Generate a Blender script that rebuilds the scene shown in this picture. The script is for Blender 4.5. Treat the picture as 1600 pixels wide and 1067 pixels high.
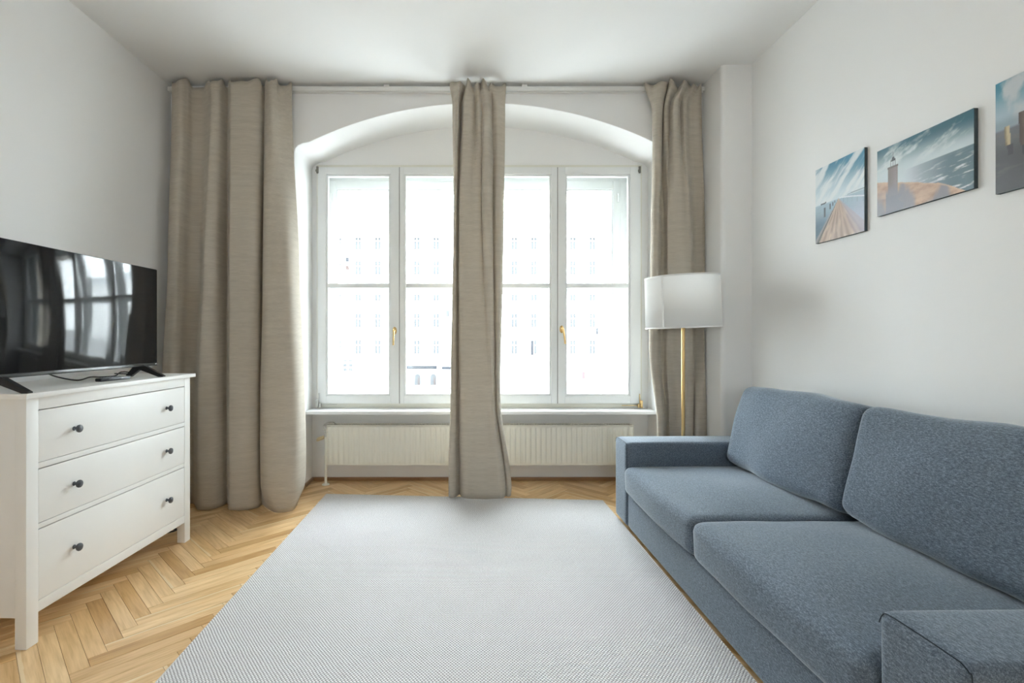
import bpy, bmesh, math, random
from mathutils import Vector, Matrix, noise

for o in list(bpy.data.objects):
    bpy.data.objects.remove(o)
scene = bpy.context.scene
COL = scene.collection
R = math.radians
random.seed(7)

# ------------------------------------------------------------------ camera
H = 1.184                      # eye height (m)
cam_d = bpy.data.cameras.new('camera')
cam = bpy.data.objects.new('camera', cam_d)
COL.objects.link(cam)
cam.location = (0, 0, H)
cam.rotation_euler = (R(90), 0, 0)
cam_d.sensor_width = 36
cam_d.lens = 790 / 1600 * 36
cam_d.shift_x = 65 / 1600
cam_d.shift_y = -6.5 / 1600
cam_d.clip_start = 0.02
cam_d.clip_end = 500
scene.camera = cam

# ------------------------------------------------------------------ world / light / exposure
SKY = 31.0
w = bpy.data.worlds.new('overcast_sky')
scene.world = w
w.use_nodes = True
bg = w.node_tree.nodes['Background']
bg.inputs[0].default_value = (0.875, 0.94, 1.0, 1)
bg.inputs[1].default_value = SKY

def portal(name, loc, rot, sx, sy):
    d = bpy.data.lights.new(name, 'AREA')
    d.shape = 'RECTANGLE'
    d.size, d.size_y = sx, sy
    d.cycles.is_portal = True
    o = bpy.data.objects.new(name, d)
    COL.objects.link(o)
    o.location = loc
    o.rotation_euler = rot
    return o
portal('window_portal', (0.03, 4.62, 1.6), (R(-90), 0, 0), 2.5, 1.95)
portal('fill_window_portal', (-0.15, -3.72, 1.65), (R(90), 0, 0), .8, .9)  # serves the added rear window that gives fill light

scene.view_settings.view_transform = 'Standard'
scene.view_settings.look = 'None'
scene.view_settings.gamma = 1
scene.view_settings.use_curve_mapping = False
scene.view_settings.exposure = 0.0
cy = scene.cycles
cy.max_bounces = 14
cy.diffuse_bounces = 9
cy.glossy_bounces = 4
cy.transparent_max_bounces = 16
cy.sample_clamp_indirect = 40
cy.use_denoising = True
cy.caustics_reflective = False
cy.caustics_refractive = False

# ------------------------------------------------------------------ material helpers
class NT:
    def __init__(self, name):
        self.m = bpy.data.materials.new(name)
        self.m.use_nodes = True
        self.t = self.m.node_tree
        self.p = self.t.nodes['Principled BSDF']
        self.out = self.t.nodes['Material Output']
    def n(self, typ, **kw):
        nd = self.t.nodes.new(typ)
        for k, v in kw.items():
            setattr(nd, k, v)
        return nd
    def l(self, a, b):
        self.t.links.new(a, b)
    def val(self, sock, v):
        if hasattr(v, 'links') or isinstance(v, bpy.types.NodeSocket):
            self.l(v, sock)
        else:
            sock.default_value = v
    def math(self, op, a, b=None, c=None, clamp=False):
        nd = self.n('ShaderNodeMath', operation=op, use_clamp=clamp)
        for i, v in enumerate((a, b, c)):
            if v is not None:
                self.val(nd.inputs[i], v)
        return nd.outputs[0]
    def coords(self, kind, scale=(1, 1, 1), rot=(0, 0, 0), loc=None):
        tc = self.n('ShaderNodeTexCoord')
        mp = self.n('ShaderNodeMapping')
        self.l(tc.outputs[kind], mp.inputs['Vector'])
        mp.inputs['Scale'].default_value = scale
        mp.inputs['Rotation'].default_value = rot
        if loc is not None:
            self.val(mp.inputs['Location'], loc)
        return mp.outputs[0]
    def noise(self, vec, scale=5, detail=2, rough=.5, dist=0):
        nd = self.n('ShaderNodeTexNoise')
        self.l(vec, nd.inputs['Vector'])
        nd.inputs['Scale'].default_value = scale
        nd.inputs['Detail'].default_value = detail
        nd.inputs['Roughness'].default_value = rough
        nd.inputs['Distortion'].default_value = dist
        return nd.outputs[0]
    def ramp(self, fac, stops):
        nd = self.n('ShaderNodeValToRGB')
        el = nd.color_ramp.elements
        while len(el) > 1:
            el.remove(el[-1])
        el[0].position, el[0].color = stops[0][0], (*stops[0][1], 1)
        for p, c in stops[1:]:
            e = el.new(p)
            e.color = (*c, 1)
        self.l(fac, nd.inputs[0])
        return nd.outputs[0]
    def mix(self, fac, a, b, mode='MIX'):
        nd = self.n('ShaderNodeMix', data_type='RGBA', blend_type=mode)
        self.val(nd.inputs[0], fac)
        for s, v in ((nd.inputs[6], a), (nd.inputs[7], b)):
            if isinstance(v, tuple):
                s.default_value = (*v, 1)
            else:
                self.l(v, s)
        return nd.outputs[2]
    def bump(self, height, strength=.3, dist=.002):
        nd = self.n('ShaderNodeBump')
        nd.inputs['Strength'].default_value = strength
        nd.inputs['Distance'].default_value = dist
        self.l(height, nd.inputs['Height'])
        self.l(nd.outputs[0], self.p.inputs['Normal'])
        return nd.outputs[0]
    def set(self, color=None, rough=.5, metal=0, spec=.5, **kw):
        if color is not None:
            s = self.p.inputs['Base Color']
            if isinstance(color, tuple):
                s.default_value = (*color, 1)
            else:
                self.l(color, s)
        self.p.inputs['Roughness'].default_value = rough
        self.p.inputs['Metallic'].default_value = metal
        self.p.inputs['Specular IOR Level'].default_value = spec
        for k, v in kw.items():
            self.p.inputs[k.replace('_', ' ')].default_value = v
        return self.m

M = {}
def paint(key, color, rough=.6, var=.03, nscale=3, bump=.05, bscale=120, spec=.3):
    t = NT(key)
    v = t.coords('Object')
    c = t.mix(t.noise(v, nscale, 3), tuple(x * (1 - var) for x in color), tuple(min(1, x * (1 + var)) for x in color))
    t.set(c, rough, spec=spec)
    if bump:
        t.bump(t.noise(v, bscale, 3), bump, .002)
    M[key] = t.m
    return t.m

paint('wall_plaster', (.82, .82, .815), .85, .012, 1.2, .10, 60, .15)
paint('ceiling_plaster', (.79, .79, .785), .9, .012, .8, .06, 50, .1)
paint('window_paint', (.76, .775, .77), .38, .02, 6, .04, 200, .4)
paint('dimming_lining', (.56, .57, .57), .7, .02, 6, .04, 200, .2)  # grey of the added lining that dims the window cavity
paint('outer_window_paint', (.72, .735, .74), .45, .02, 6, .04, 200, .4)
paint('casing_paint', (.74, .73, .66), .45, .03, 6, .05, 200, .4)
paint('sill_paint', (.85, .86, .86), .3, .01, 4, .02, 200, .5)
paint('stone_reveal', (.62, .55, .45), .9, .08, 5, .3, 40, .2)
paint('dresser_white', (.80, .80, .785), .42, .015, 8, .03, 300, .4)
paint('radiator_enamel', (.80, .79, .71), .35, .02, 8, .02, 200, .45)
paint('rail_white', (.78, .78, .76), .4, .01, 5, .02, 200, .4)
paint('dark_gap', (.05, .05, .05), .8, .1, 5, 0)
paint('plastic_black', (.012, .012, .013), .35, .1, 30, .02, 400, .4)
paint('remote_black', (.02, .023, .03), .3, .1, 30, .02, 400, .5)
paint('remote_grey', (.25, .27, .29), .4, .1, 30, .02, 400, .5)
paint('knob_metal', (.075, .085, .10), .38, .15, 60, .05, 300, .5)
paint('hinge_grey', (.16, .15, .13), .4, .1, 60, .05, 300, .5)
paint('facade', (.88, .88, .87), .9, .03, .4, .1, 3, .1)
paint('facade_sign', (.018, .020, .024), .9, .05, 1, 0, 1, 0)
paint('facade_letters', (.055, .057, .06), .9, .05, 1, 0, 1, 0)
paint('facade_dark', (.026, .027, .031), .9, .1, 1, 0, 1, 0)
paint('facade_pale', (.046, .049, .052), .9, .1, 1, 0, 1, 0)
paint('facade_red', (.075, .050, .052), .9, .1, 1, 0, 1, 0)
paint('facade_brown', (.045, .034, .032), .9, .1, 1, 0, 1, 0)
paint('plaza_paving', (.36, .36, .36), .9, .06, .3, .1, 3, .1)
paint('roof_tin', (.45, .47, .48), .7, .06, .3, .1, 3, .2)
paint('shade_lining', (.80, .80, .79), .8, .01, 5, 0)

def brass(key, col, rough):
    t = NT(key)
    v = t.coords('Object', (1, 1, .05))
    t.set(col, rough, 1.0)
    t.bump(t.noise(v, 300, 2), .05, .001)
    M[key] = t.m
brass('brass_satin', (.74, .53, .25), .32)
brass('brass_polished', (.70, .50, .24), .22)
brass('steel', (.55, .55, .53), .35)

def mk_screen():
    t = NT('screen_glass')
    t.set((.006, .007, .009), .07, 0, .36)
    v = t.coords('Object', (0, 1, .12))
    t.bump(t.noise(v, 5.5, 2), .55, .0045)
    M['screen_glass'] = t.m
mk_screen()

def mk_glass():
    t = NT('window_glass')
    t.t.nodes.remove(t.p)
    tr = t.n('ShaderNodeBsdfTransparent')
    tr.inputs[0].default_value = (.985, .995, .99, 1)
    gl = t.n('ShaderNodeBsdfGlossy')
    gl.inputs['Roughness'].default_value = .0
    gl.inputs[0].default_value = (1, 1, 1, 1)
    lw = t.n('ShaderNodeLayerWeight')
    lw.inputs[0].default_value = .5
    fr = t.math('ADD', t.math('MULTIPLY', t.math('POWER', lw.outputs['Facing'], 5.0), .9), .03, clamp=True)
    mx = t.n('ShaderNodeMixShader')
    t.l(fr, mx.inputs[0])
    t.l(tr.outputs[0], mx.inputs[1])
    t.l(gl.outputs[0], mx.inputs[2])
    t.l(mx.outputs[0], t.out.inputs[0])
    M['window_glass'] = t.m
mk_glass()

def mk_cloth(key, dark, light, transl):
    t = NT(key)
    v = t.coords('UV', (16, 420, 1))
    a = t.noise(v, 1.0, 4, .6)
    v2 = t.coords('UV', (900, 900, 1))
    b = t.noise(v2, 1.0, 1)
    v3 = t.coords('UV', (3, 34, 1))
    g = t.noise(v3, 1.0, 3)
    f = t.math('ADD', t.math('MULTIPLY', a, .55), t.math('ADD', t.math('MULTIPLY', b, .2), t.math('MULTIPLY', g, .25)))
    c = t.ramp(f, [(.36, dark), (.64, light)])
    t.set(c, .92, spec=.12, Sheen_Weight=.15)
    t.bump(f, .35, .0012)
    tl = t.n('ShaderNodeBsdfTranslucent')
    t.l(c, tl.inputs[0])
    mx = t.n('ShaderNodeMixShader')
    mx.inputs[0].default_value = transl
    t.l(t.p.outputs[0], mx.inputs[1])
    t.l(tl.outputs[0], mx.inputs[2])
    t.l(mx.outputs[0], t.out.inputs[0])
    M[key] = t.m
mk_cloth('curtain_linen', (.47, .42, .35), (.64, .585, .50), .16)

def mk_shade():
    t = NT('lamp_shade_cloth')
    v = t.coords('Object', (600, 600, 600))
    c = t.mix(t.noise(v, 1, 2), (.91, .905, .89), (.95, .945, .935))
    t.set(c, .9, spec=.1)
    t.bump(t.noise(v, 1, 2), .1, .001)
    tl = t.n('ShaderNodeBsdfTranslucent')
    t.l(c, tl.inputs[0])
    mx = t.n('ShaderNodeMixShader')
    mx.inputs[0].default_value = .62
    t.l(t.p.outputs[0], mx.inputs[1])
    t.l(tl.outputs[0], mx.inputs[2])
    t.l(mx.outputs[0], t.out.inputs[0])
    M['lamp_shade_cloth'] = t.m
mk_shade()

def mk_sofa():
    t = NT('sofa_fabric')
    v1 = t.coords('Object', (260, 90, 260), (.5, .3, .75))
    a = t.noise(v1, 1, 3, .7)
    v2 = t.coords('Object', (420, 420, 420))
    b = t.noise(v2, 1, 2, .7)
    v3 = t.coords('Object', (2.5, 2.5, 2.5))
    g = t.noise(v3, 1, 2)
    f = t.math('ADD', t.math('MULTIPLY', a, .6), t.math('MULTIPLY', b, .4))
    c = t.ramp(f, [(.36, (.044, .063, .090)), (.50, (.119, .154, .200)), (.64, (.252, .303, .375))])
    c = t.mix(t.math('MULTIPLY', g, .22), c, (.09, .112, .135))
    t.set(c, .8, spec=.22, Sheen_Weight=.55, Sheen_Roughness=.34, Sheen_Tint=(.88, .95, 1, 1))
    t.bump(f, .5, .0015)
    M['sofa_fabric'] = t.m
mk_sofa()
paint('sofa_seam', (.03, .042, .055), .9, .1, 60, 0)

def mk_wood(key, base):
    t = NT(key)
    oi = t.n('ShaderNodeObjectInfo')
    ge = t.n('ShaderNodeNewGeometry')
    rnd = t.math('FRACT', t.math('ADD', oi.outputs['Random'], ge.outputs['Random Per Island']))
    r2 = t.math('FRACT', t.math('MULTIPLY', rnd, 17.31))
    comb = t.n('ShaderNodeCombineXYZ')
    t.l(t.math('MULTIPLY', rnd, 31.0), comb.inputs[0])
    t.l(t.math('MULTIPLY', r2, 23.0), comb.inputs[1])
    g1 = t.noise(t.coords('UV', (5, 95, 1), loc=comb.outputs[0]), 1, 4, .6, .4)
    g2 = t.noise(t.coords('UV', (3, 20, 1), loc=comb.outputs[0]), 1, 2, .5, 1.2)
    k = t.math('ADD', t.math('MULTIPLY', g1, .5), t.math('MULTIPLY', g2, .5))
    wood = t.ramp(k, [(.30, tuple(x * y for x, y in zip(base, (.74, .68, .58)))), (.5, base), (.72, tuple(min(1, x * y) for x, y in zip(base, (1.20, 1.26, 1.36))))])
    tint = t.ramp(rnd, [(0, (.74, .64, .50)), (.12, (.90, .82, .70)), (.3, (1.0, .97, .92)), (.6, (1.04, 1.04, 1.04)), (.85, (1.12, 1.16, 1.22)), (1, (.82, .74, .64))])
    c = t.mix(1.0, wood, tint, 'MULTIPLY')
    # pale sapwood along one long edge of some planks
    sep = t.n('ShaderNodeSeparateXYZ')
    uv = t.n('ShaderNodeTexCoord')
    t.l(uv.outputs['UV'], sep.inputs[0])
    edge = t.math('GREATER_THAN', t.math('ADD', sep.outputs[1], t.math('MULTIPLY', g2, .02)), .059)
    sap = t.math('MULTIPLY', edge, t.math('GREATER_THAN', r2, .70))
    c = t.mix(t.math('MULTIPLY', sap, .6), c, (.80, .66, .44))
    t.set(c, .33, spec=.42)
    t.p.inputs['Coat Weight'].default_value = .12
    t.p.inputs['Coat Roughness'].default_value = .22
    t.bump(g1, .08, .001)
    M[key] = t.m
mk_wood('oak_parquet', (.70, .475, .245))
mk_wood('oak_trim', (.30, .17, .085))

def mk_rug():
    t = NT('rug_weave')
    uv = t.n('ShaderNodeTexCoord')
    sep = t.n('ShaderNodeSeparateXYZ')
    t.l(uv.outputs['UV'], sep.inputs[0])
    wob = t.noise(t.coords('UV', (9, 9, 1)), 1, 2)
    U = t.math('DIVIDE', t.math('ADD', sep.outputs[0], t.math('MULTIPLY', wob, .006)), .0125)
    V = t.math('DIVIDE', t.math('ADD', sep.outputs[1], t.math('MULTIPLY', wob, .006)), .0078)
    row = t.math('FLOOR', V)
    off = t.math('MULTIPLY', t.math('MODULO', row, 2.0), .5)
    fx = t.math('SUBTRACT', t.math('FRACT', t.math('ADD', U, off)), .5)
    fy = t.math('SUBTRACT', t.math('FRACT', V), .5)
    dx = t.math('POWER', t.math('ABSOLUTE', t.math('DIVIDE', fx, .36)), 2.5)
    dy = t.math('POWER', t.math('ABSOLUTE', t.math('DIVIDE', fy, .50)), 2.5)
    d = t.math('ADD', dx, dy)
    mask = t.math('SUBTRACT', 1.0, t.math('SMOOTH_MIN', d, 1.0, .25), clamp=True)
    sharp = t.math('MULTIPLY', mask, 2.6, clamp=True)
    tone = t.noise(t.coords('UV', (120, 200, 1)), 1, 2)
    grey = t.ramp(tone, [(.3, (.26, .245, .25)), (.7, (.46, .445, .45))])
    white = t.ramp(tone, [(.3, (.80, .79, .80)), (.7, (.90, .895, .905))])
    c = t.mix(sharp, grey, white)
    t.set(c, .9, spec=.15)
    t.bump(mask, .7, .003)
    M['rug_weave'] = t.m
mk_rug()
paint('rug_binding', (.60, .59, .58), .9, .1, 200, .3, 400, .1)

def mk_print():
    t = NT('canvas_print')
    at = t.n('ShaderNodeAttribute', attribute_name='print')
    t.set(at.outputs['Color'], .42, spec=.55)
    t.bump(t.noise(t.coords('Object', (900, 900, 900)), 1, 1), .15, .001)
    M['canvas_print'] = t.m
mk_print()
paint('canvas_edge', (.07, .09, .10), .7, .3, 40, .05, 300, .2)

# ------------------------------------------------------------------ geometry helpers
def finish(me, smooth=True, ang=35):
    if smooth:
        me.polygons.foreach_set('use_smooth', [True] * len(me.polygons))
        me.set_sharp_from_angle(angle=R(ang))

def obj(name, bm, mat=None, parent=None, loc=(0, 0, 0), rot=(0, 0, 0), smooth=True, ang=35):
    bmesh.ops.recalc_face_normals(bm, faces=bm.faces)
    me = bpy.data.meshes.new(name)
    bm.to_mesh(me)
    bm.free()
    finish(me, smooth, ang)
    if mat is not None:
        me.materials.append(M[mat] if isinstance(mat, str) else mat)
    o = bpy.data.objects.new(name, me)
    COL.objects.link(o)
    o.location = loc
    o.rotation_euler = rot
    if parent is not None:
        o.parent = parent
    return o

def empty(name, loc=(0, 0, 0), rz=0):
    o = bpy.data.objects.new(name, None)
    COL.objects.link(o)
    o.location = loc
    o.rotation_euler = (0, 0, rz)
    o.empty_display_size = .1
    return o

def tag(o, label=None, cat=None, group=None, kind=None):
    for k, v in (('label', label), ('category', cat), ('group', group), ('kind', kind)):
        if v:
            o[k] = v
    return o

def link_copy(o, parent=None):
    c = o.copy()
    COL.objects.link(c)
    if parent is not None:
        c.parent = parent
    return c

def bx(bm, x0, x1, y0, y1, z0, z1, bev=0, seg=2):
    r = bmesh.ops.create_cube(bm, size=1)
    vs = r['verts']
    for v in vs:
        v.co = Vector((x0 + (v.co.x + .5) * (x1 - x0), y0 + (v.co.y + .5) * (y1 - y0), z0 + (v.co.z + .5) * (z1 - z0)))
    if bev:
        es = list({e for v in vs for e in v.link_edges})
        bmesh.ops.bevel(bm, geom=es, offset=bev, segments=seg, affect='EDGES', profile=.6)
    return bm

def B(x0, x1, y0, y1, z0, z1, bev=0, seg=2):
    return bx(bmesh.new(), x0, x1, y0, y1, z0, z1, bev, seg)

def lathe(bm, prof, n=32, origin=(0, 0, 0), axis='Z', cap=True):
    rings = []
    O = Vector(origin)
    for r, h in prof:
        ring = []
        for i in range(n):
            a = 2 * math.pi * i / n
            c, s = math.cos(a) * r, math.sin(a) * r
            p = {'Z': (c, s, h), 'X': (h, c, s), 'Y': (c, h, s)}[axis]
            ring.append(bm.verts.new(O + Vector(p)))
        rings.append(ring)
    for a, b in zip(rings, rings[1:]):
        for i in range(n):
            bm.faces.new((a[i], a[(i + 1) % n], b[(i + 1) % n], b[i]))
    if cap:
        bm.faces.new(rings[0])
        bm.faces.new(rings[-1])
    return bm

def tube(bm, pts, rad, n=8, cap=True):
    pts = [Vector(p) for p in pts]
    rings = []
    prev = None
    for i, p in enumerate(pts):
        d = (pts[min(i + 1, len(pts) - 1)] - pts[max(i - 1, 0)]).normalized()
        up = Vector((0, 0, 1)) if abs(d.z) < .9 else Vector((1, 0, 0))
        if prev is None:
            a = d.cross(up).normalized()
        else:
            a = (prev - d * prev.dot(d)).normalized()
        prev = a
        b = d.cross(a)
        r = rad[i] if isinstance(rad, (list, tuple)) else rad
        rings.append([bm.verts.new(p + (a * math.cos(2 * math.pi * k / n) + b * math.sin(2 * math.pi * k / n)) * r) for k in range(n)])
    for a, b in zip(rings, rings[1:]):
        for i in range(n):
            bm.faces.new((a[i], a[(i + 1) % n], b[(i + 1) % n], b[i]))
    if cap:
        bm.faces.new(rings[0])
        bm.faces.new(rings[-1])
    return bm

def crv(p, sub=8):
    """Catmull-Rom through a list of equal-length tuples"""
    out = []
    n = len(p)
    for i in range(n - 1):
        p0, p1, p2, p3 = p[max(i - 1, 0)], p[i], p[i + 1], p[min(i + 2, n - 1)]
        for k in range(sub):
            t = k / sub
            out.append(tuple(.5 * (2 * b + (c - a) * t + (2 * a - 5 * b + 4 * c - d) * t * t + (3 * b - a - 3 * c + d) * t ** 3)
                             for a, b, c, d in zip(p0, p1, p2, p3)))
    out.append(tuple(p[-1]))
    return out

def prism(bm, poly, axis, a0, a1):
    """extrude a 2-D polygon; axis 'Y': poly is (x,z), 'Z': poly is (x,y), 'X': poly is (y,z)"""
    def P(u, v, a):
        return {'Y': (u, a, v), 'Z': (u, v, a), 'X': (a, u, v)}[axis]
    A = [bm.verts.new(P(u, v, a0)) for u, v in poly]
    Bv = [bm.verts.new(P(u, v, a1)) for u, v in poly]
    fa = bm.faces.new(A)
    fb = bm.faces.new(Bv)
    n = len(poly)
    for i in range(n):
        bm.faces.new((A[i], A[(i + 1) % n], Bv[(i + 1) % n], Bv[i]))
    bmesh.ops.triangulate(bm, faces=[fa, fb])
    return bm

# ------------------------------------------------------------------ room shell
XL, XR, YB, YN, YF, ZC = -2.233, 1.935, 3.77, 4.19, -3.5, 3.057
NXL, NXR = -1.31, 1.47            # window niche
def structure(o):
    o['kind'] = 'structure'
    return o

structure(obj('wall_left', B(XL - .3, XL, YF - .3, YN + .28, -.05, ZC + .25), 'wall_plaster'))
structure(obj('wall_right', B(XR, XR + .3, YF - .3, YN + .28, -.05, ZC + .25), 'wall_plaster'))
structure(obj('ceiling', B(XL, XR, YF - .3, YN, ZC, ZC + .25), 'ceiling_plaster'))

# back wall with the segmental arch of the window niche
spring, apex, xc = 2.585, 2.93, .08
half = 1.39
rise = apex - spring
RR = (half ** 2 + rise ** 2) / (2 * rise)
arch = []
a_max = math.asin(half / RR)
for i in range(49):
    a = -a_max + 2 * a_max * i / 48
    arch.append((xc + RR * math.sin(a), apex - RR + RR * math.cos(a)))
arch = arch[2:-2]
def corner(xj, end, sgn):
    # soft plaster shoulder between jamb and arch
    p0, p1, p2 = (xj, end[1] - .075), (xj, end[1] - .012), end
    return [tuple((1 - t) ** 2 * a + 2 * t * (1 - t) * b + t * t * c for a, b, c in zip(p0, p1, p2)) for t in (0, .25, .5, .75)]
left_c = corner(NXL, arch[0], 1)
right_c = corner(NXR, arch[-1], -1)[::-1]
path = [(NXL, -.05), (NXL, .8), (NXL, 1.7)] + left_c + arch + right_c + [(NXR, 1.7), (NXR, .8), (NXR, -.05)]
n_left, n_right = 3 + len(left_c), 3 + len(right_c)
bm = bmesh.new()
nrm = []
for i in range(len(path)):
    p, q = Vector(path[max(i - 1, 0)]), Vector(path[min(i + 1, len(path) - 1)])
    t = (q - p).normalized()
    nrm.append(Vector((-t.y, t.x)))          # points from the opening into the wall
bv = .013
rings = []
for off, yy in [(None, YB), (bv, YB), (bv * .29, YB + bv * .29), (0, YB + bv), (0, YN)]:
    ring = []
    for i, (p, nn) in enumerate(zip(path, nrm)):
        if off is None:
            if i < n_left:
                c = (XL, p[1]) if i < n_left - 1 else (XL, ZC)
            elif i >= len(path) - n_right:
                c = (XR, p[1]) if i > len(path) - n_right else (XR, ZC)
            else:
                c = (p[0], ZC)
        else:
            c = (p[0] + nn.x * off, p[1] + nn.y * off)
        ring.append(bm.verts.new((c[0], yy, c[1])))
    rings.append(ring)
for ra, rb in zip(rings, rings[1:]):
    for i in range(len(path) - 1):
        bm.faces.new((ra[i], ra[i + 1], rb[i + 1], rb[i]))
structure(obj('wall_back', bm, 'wall_plaster', ang=30))

# parapet wall with the window hole behind the niche, then the outer stone layer
WX0, WX1, WZ0, WZ1 = -1.273, 1.421, .603, 2.612
def holed(x0, x1, z0, z1, hx0, hx1, hz0, hz1, y0, y1):
    bm = bmesh.new()
    for a in ((x0, hx0, z0, z1), (hx1, x1, z0, z1), (hx0, hx1, z0, hz0), (hx0, hx1, hz1, z1)):
        bx(bm, a[0], a[1], y0, y1, a[2], a[3])
    return bm
structure(obj('wall_niche', holed(XL, XR, -.05, ZC + .25, WX0, WX1, WZ0, WZ1, YN, 4.47), 'wall_plaster'))
structure(obj('wall_outside', holed(XL - .3, XR + .3, -.6, ZC + .6, -1.27, 1.288, .56, 2.54, 4.47, 4.80), 'stone_reveal'))
# pilaster in the right corner
bm = B(1.728, XR + .02, 3.474, YB + .02, -.03, ZC + .02)
es = [e for e in bm.edges if all(abs(v.co.x - 1.728) < 1e-4 and abs(v.co.y - 3.474) < 1e-4 for v in e.verts)]
bmesh.ops.bevel(bm, geom=es, offset=.03, segments=6, affect='EDGES', profile=.5)
structure(obj('wall_pilaster', bm, 'wall_plaster'))

def bars(bm, x0, x1, z0, z1, gx0, gx1, gz0, gz1, y0, y1, bev):
    bx(bm, x0, gx0, y0, y1, z0, z1, bev)
    bx(bm, gx1, x1, y0, y1, z0, z1, bev)
    bx(bm, gx0, gx1, y0, y1, z0, gz0, bev)
    bx(bm, gx0, gx1, y0, y1, gz1, z1, bev)

# rear wall (behind the camera) with a small unseen window added for fill light
structure(obj('wall_rear', holed(XL, XR, -.05, ZC + .25, -.55, .25, 1.2, 2.1, YF - .3, YF), 'wall_plaster'))
rw = structure(empty('fill_window', (0, YF - .15, 0)))
bm = bmesh.new()
bars(bm, -.55, .25, 1.2, 2.1, -.5, .2, 1.25, 2.05, -.03, .03, .003)
bx(bm, -.175, -.125, -.03, .03, 1.25, 2.05, .003)
obj('frame', bm, 'window_paint', rw)
for a in ((-.5, -.175), (-.125, .2)):
    obj('pane', B(a[0], a[1], -.003, .003, 1.25, 2.05), 'window_glass', rw)

# ------------------------------------------------------------------ parquet floor: herringbone planks
floor = structure(obj('floor', B(XL, XR, YF, YN, -.20, -.0165), 'oak_trim'))
PN, PW = 7, .0614
PL = PN * PW
PT = .016
GAP = .0005
PX0 = -1.975
S2 = math.sqrt(.5)
RUG = [(-1.082, 3.80), (.955, 3.652), (.985, .80), (-1.070, .95)]   # corners, clockwise from far left

def clip(poly, f):
    out = []
    for i, p in enumerate(poly):
        q = poly[(i + 1) % len(poly)]
        a, b = f(p), f(q)
        if a >= 0:
            out.append(p)
        if a * b < 0:
            t = a / (a - b)
            out.append((p[0] + (q[0] - p[0]) * t, p[1] + (q[1] - p[1]) * t))
    return out

def plank_mesh(bm, poly, org, ang, uvl):
    ca, sa = math.cos(ang), math.sin(ang)
    cx = sum(p[0] for p in poly) / len(poly)
    cyy = sum(p[1] for p in poly) / len(poly)
    def ins(p, d):
        v = Vector((p[0] - cx, p[1] - cyy))
        return (p[0] - math.copysign(min(d, abs(v.x)), v.x) if abs(v.x) > 1e-6 else p[0], p[1] - math.copysign(min(d, abs(v.y)), v.y) if abs(v.y) > 1e-6 else p[1])
    lo = [bm.verts.new((*p, -PT)) for p in poly]
    mi = [bm.verts.new((*p, -.0006)) for p in poly]
    hi = [bm.verts.new((*ins(p, .0006), 0)) for p in poly]
    fs = [bm.faces.new(hi)]
    n = len(poly)
    for a, b in ((lo, mi), (mi, hi)):
        for i in range(n):
            fs.append(bm.faces.new((a[i], a[(i + 1) % n], b[(i + 1) % n], b[i])))
    for f in fs:
        for lp in f.loops:
            dx, dy = lp.vert.co.x - org[0], lp.vert.co.y - org[1]
            lp[uvl].uv = (dx * ca + dy * sa, -dx * sa + dy * ca)

def in_poly_margin(x, y, m):
    return -1.08 + m < x < .95 - m and y < 3.70 - m

full_bm = bmesh.new()
uvl = full_bm.loops.layers.uv.new('UVMap')
plank_mesh(full_bm, [(GAP, GAP), (PL - GAP, GAP), (PL - GAP, PW - GAP), (GAP, PW - GAP)], (0, 0), 0, uvl)
plank_me = bpy.data.meshes.new('plank')
bmesh.ops.recalc_face_normals(full_bm, faces=full_bm.faces)
full_bm.to_mesh(plank_me)
full_bm.free()
plank_me.materials.append(M['oak_parquet'])

rest = bmesh.new()
rest_uv = rest.loops.layers.uv.new('UVMap')
n_ind = 0
for m in range(-6, 12):
    for k in range(-120, 130):
        for typ in (0, 1):
            if typ == 0:
                u0, v0, ang = k + 2 * PN * m, k, R(45)
            else:
                u0, v0, ang = k + PN + 1 + 2 * PN * m, k + 1 - PN, R(135)
            ox, oy = PX0 + (u0 - v0) * PW * S2, (u0 + v0) * PW * S2 - .005
            ca, sa = math.cos(ang), math.sin(ang)
            def W(a, b):
                return (ox + a * ca - b * sa, oy + a * sa + b * ca)
            ctr = W(PL / 2, PW / 2)
            if not (XL - .3 < ctr[0] < XR + .3 and YF - .3 < ctr[1] < YN + .3):
                continue
            corners = [W(GAP, GAP), W(PL - GAP, GAP), W(PL - GAP, PW - GAP), W(GAP, PW - GAP)]
            niche = ctr[1] > YB
            lims = [lambda p: p[1] - YF]
            if niche and NXL - .1 < ctr[0] < NXR + .1:
                lims += [lambda p: p[0] - NXL, lambda p: NXR - p[0], lambda p: YN - p[1]]
            elif NXL < ctr[0] < NXR:
                lims += [lambda p: YN - p[1], lambda p: p[0] - XL, lambda p: XR - p[0]]
            else:
                lims += [lambda p: YB - p[1], lambda p: p[0] - XL, lambda p: XR - p[0]]
            poly = corners
            for f in lims:
                poly = clip(poly, f)
                if len(poly) < 3:
                    break
            if len(poly) < 3:
                continue
            cut = poly != corners
            seen = 1.62 < ctr[1] and not in_poly_margin(ctr[0], ctr[1], .16) and ctr[0] < 1.05
            if seen:
                n_ind += 1
                if cut:
                    b2 = bmesh.new()
                    ul = b2.loops.layers.uv.new('UVMap')
                    plank_mesh(b2, poly, (ox, oy), ang, ul)
                    obj('plank', b2, 'oak_parquet', floor, smooth=False)
                else:
                    o = bpy.data.objects.new('plank', plank_me)
                    COL.objects.link(o)
                    o.location = (ox, oy, random.uniform(-.0003, .0002))
                    o.rotation_euler = (0, 0, ang)
                    o.parent = floor
            else:
                plank_mesh(rest, poly, (ox, oy), ang, rest_uv)
rp = obj('planks_under_rug_and_sofa', rest, 'oak_parquet', floor, smooth=False)
rp['kind'] = 'stuff'

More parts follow.
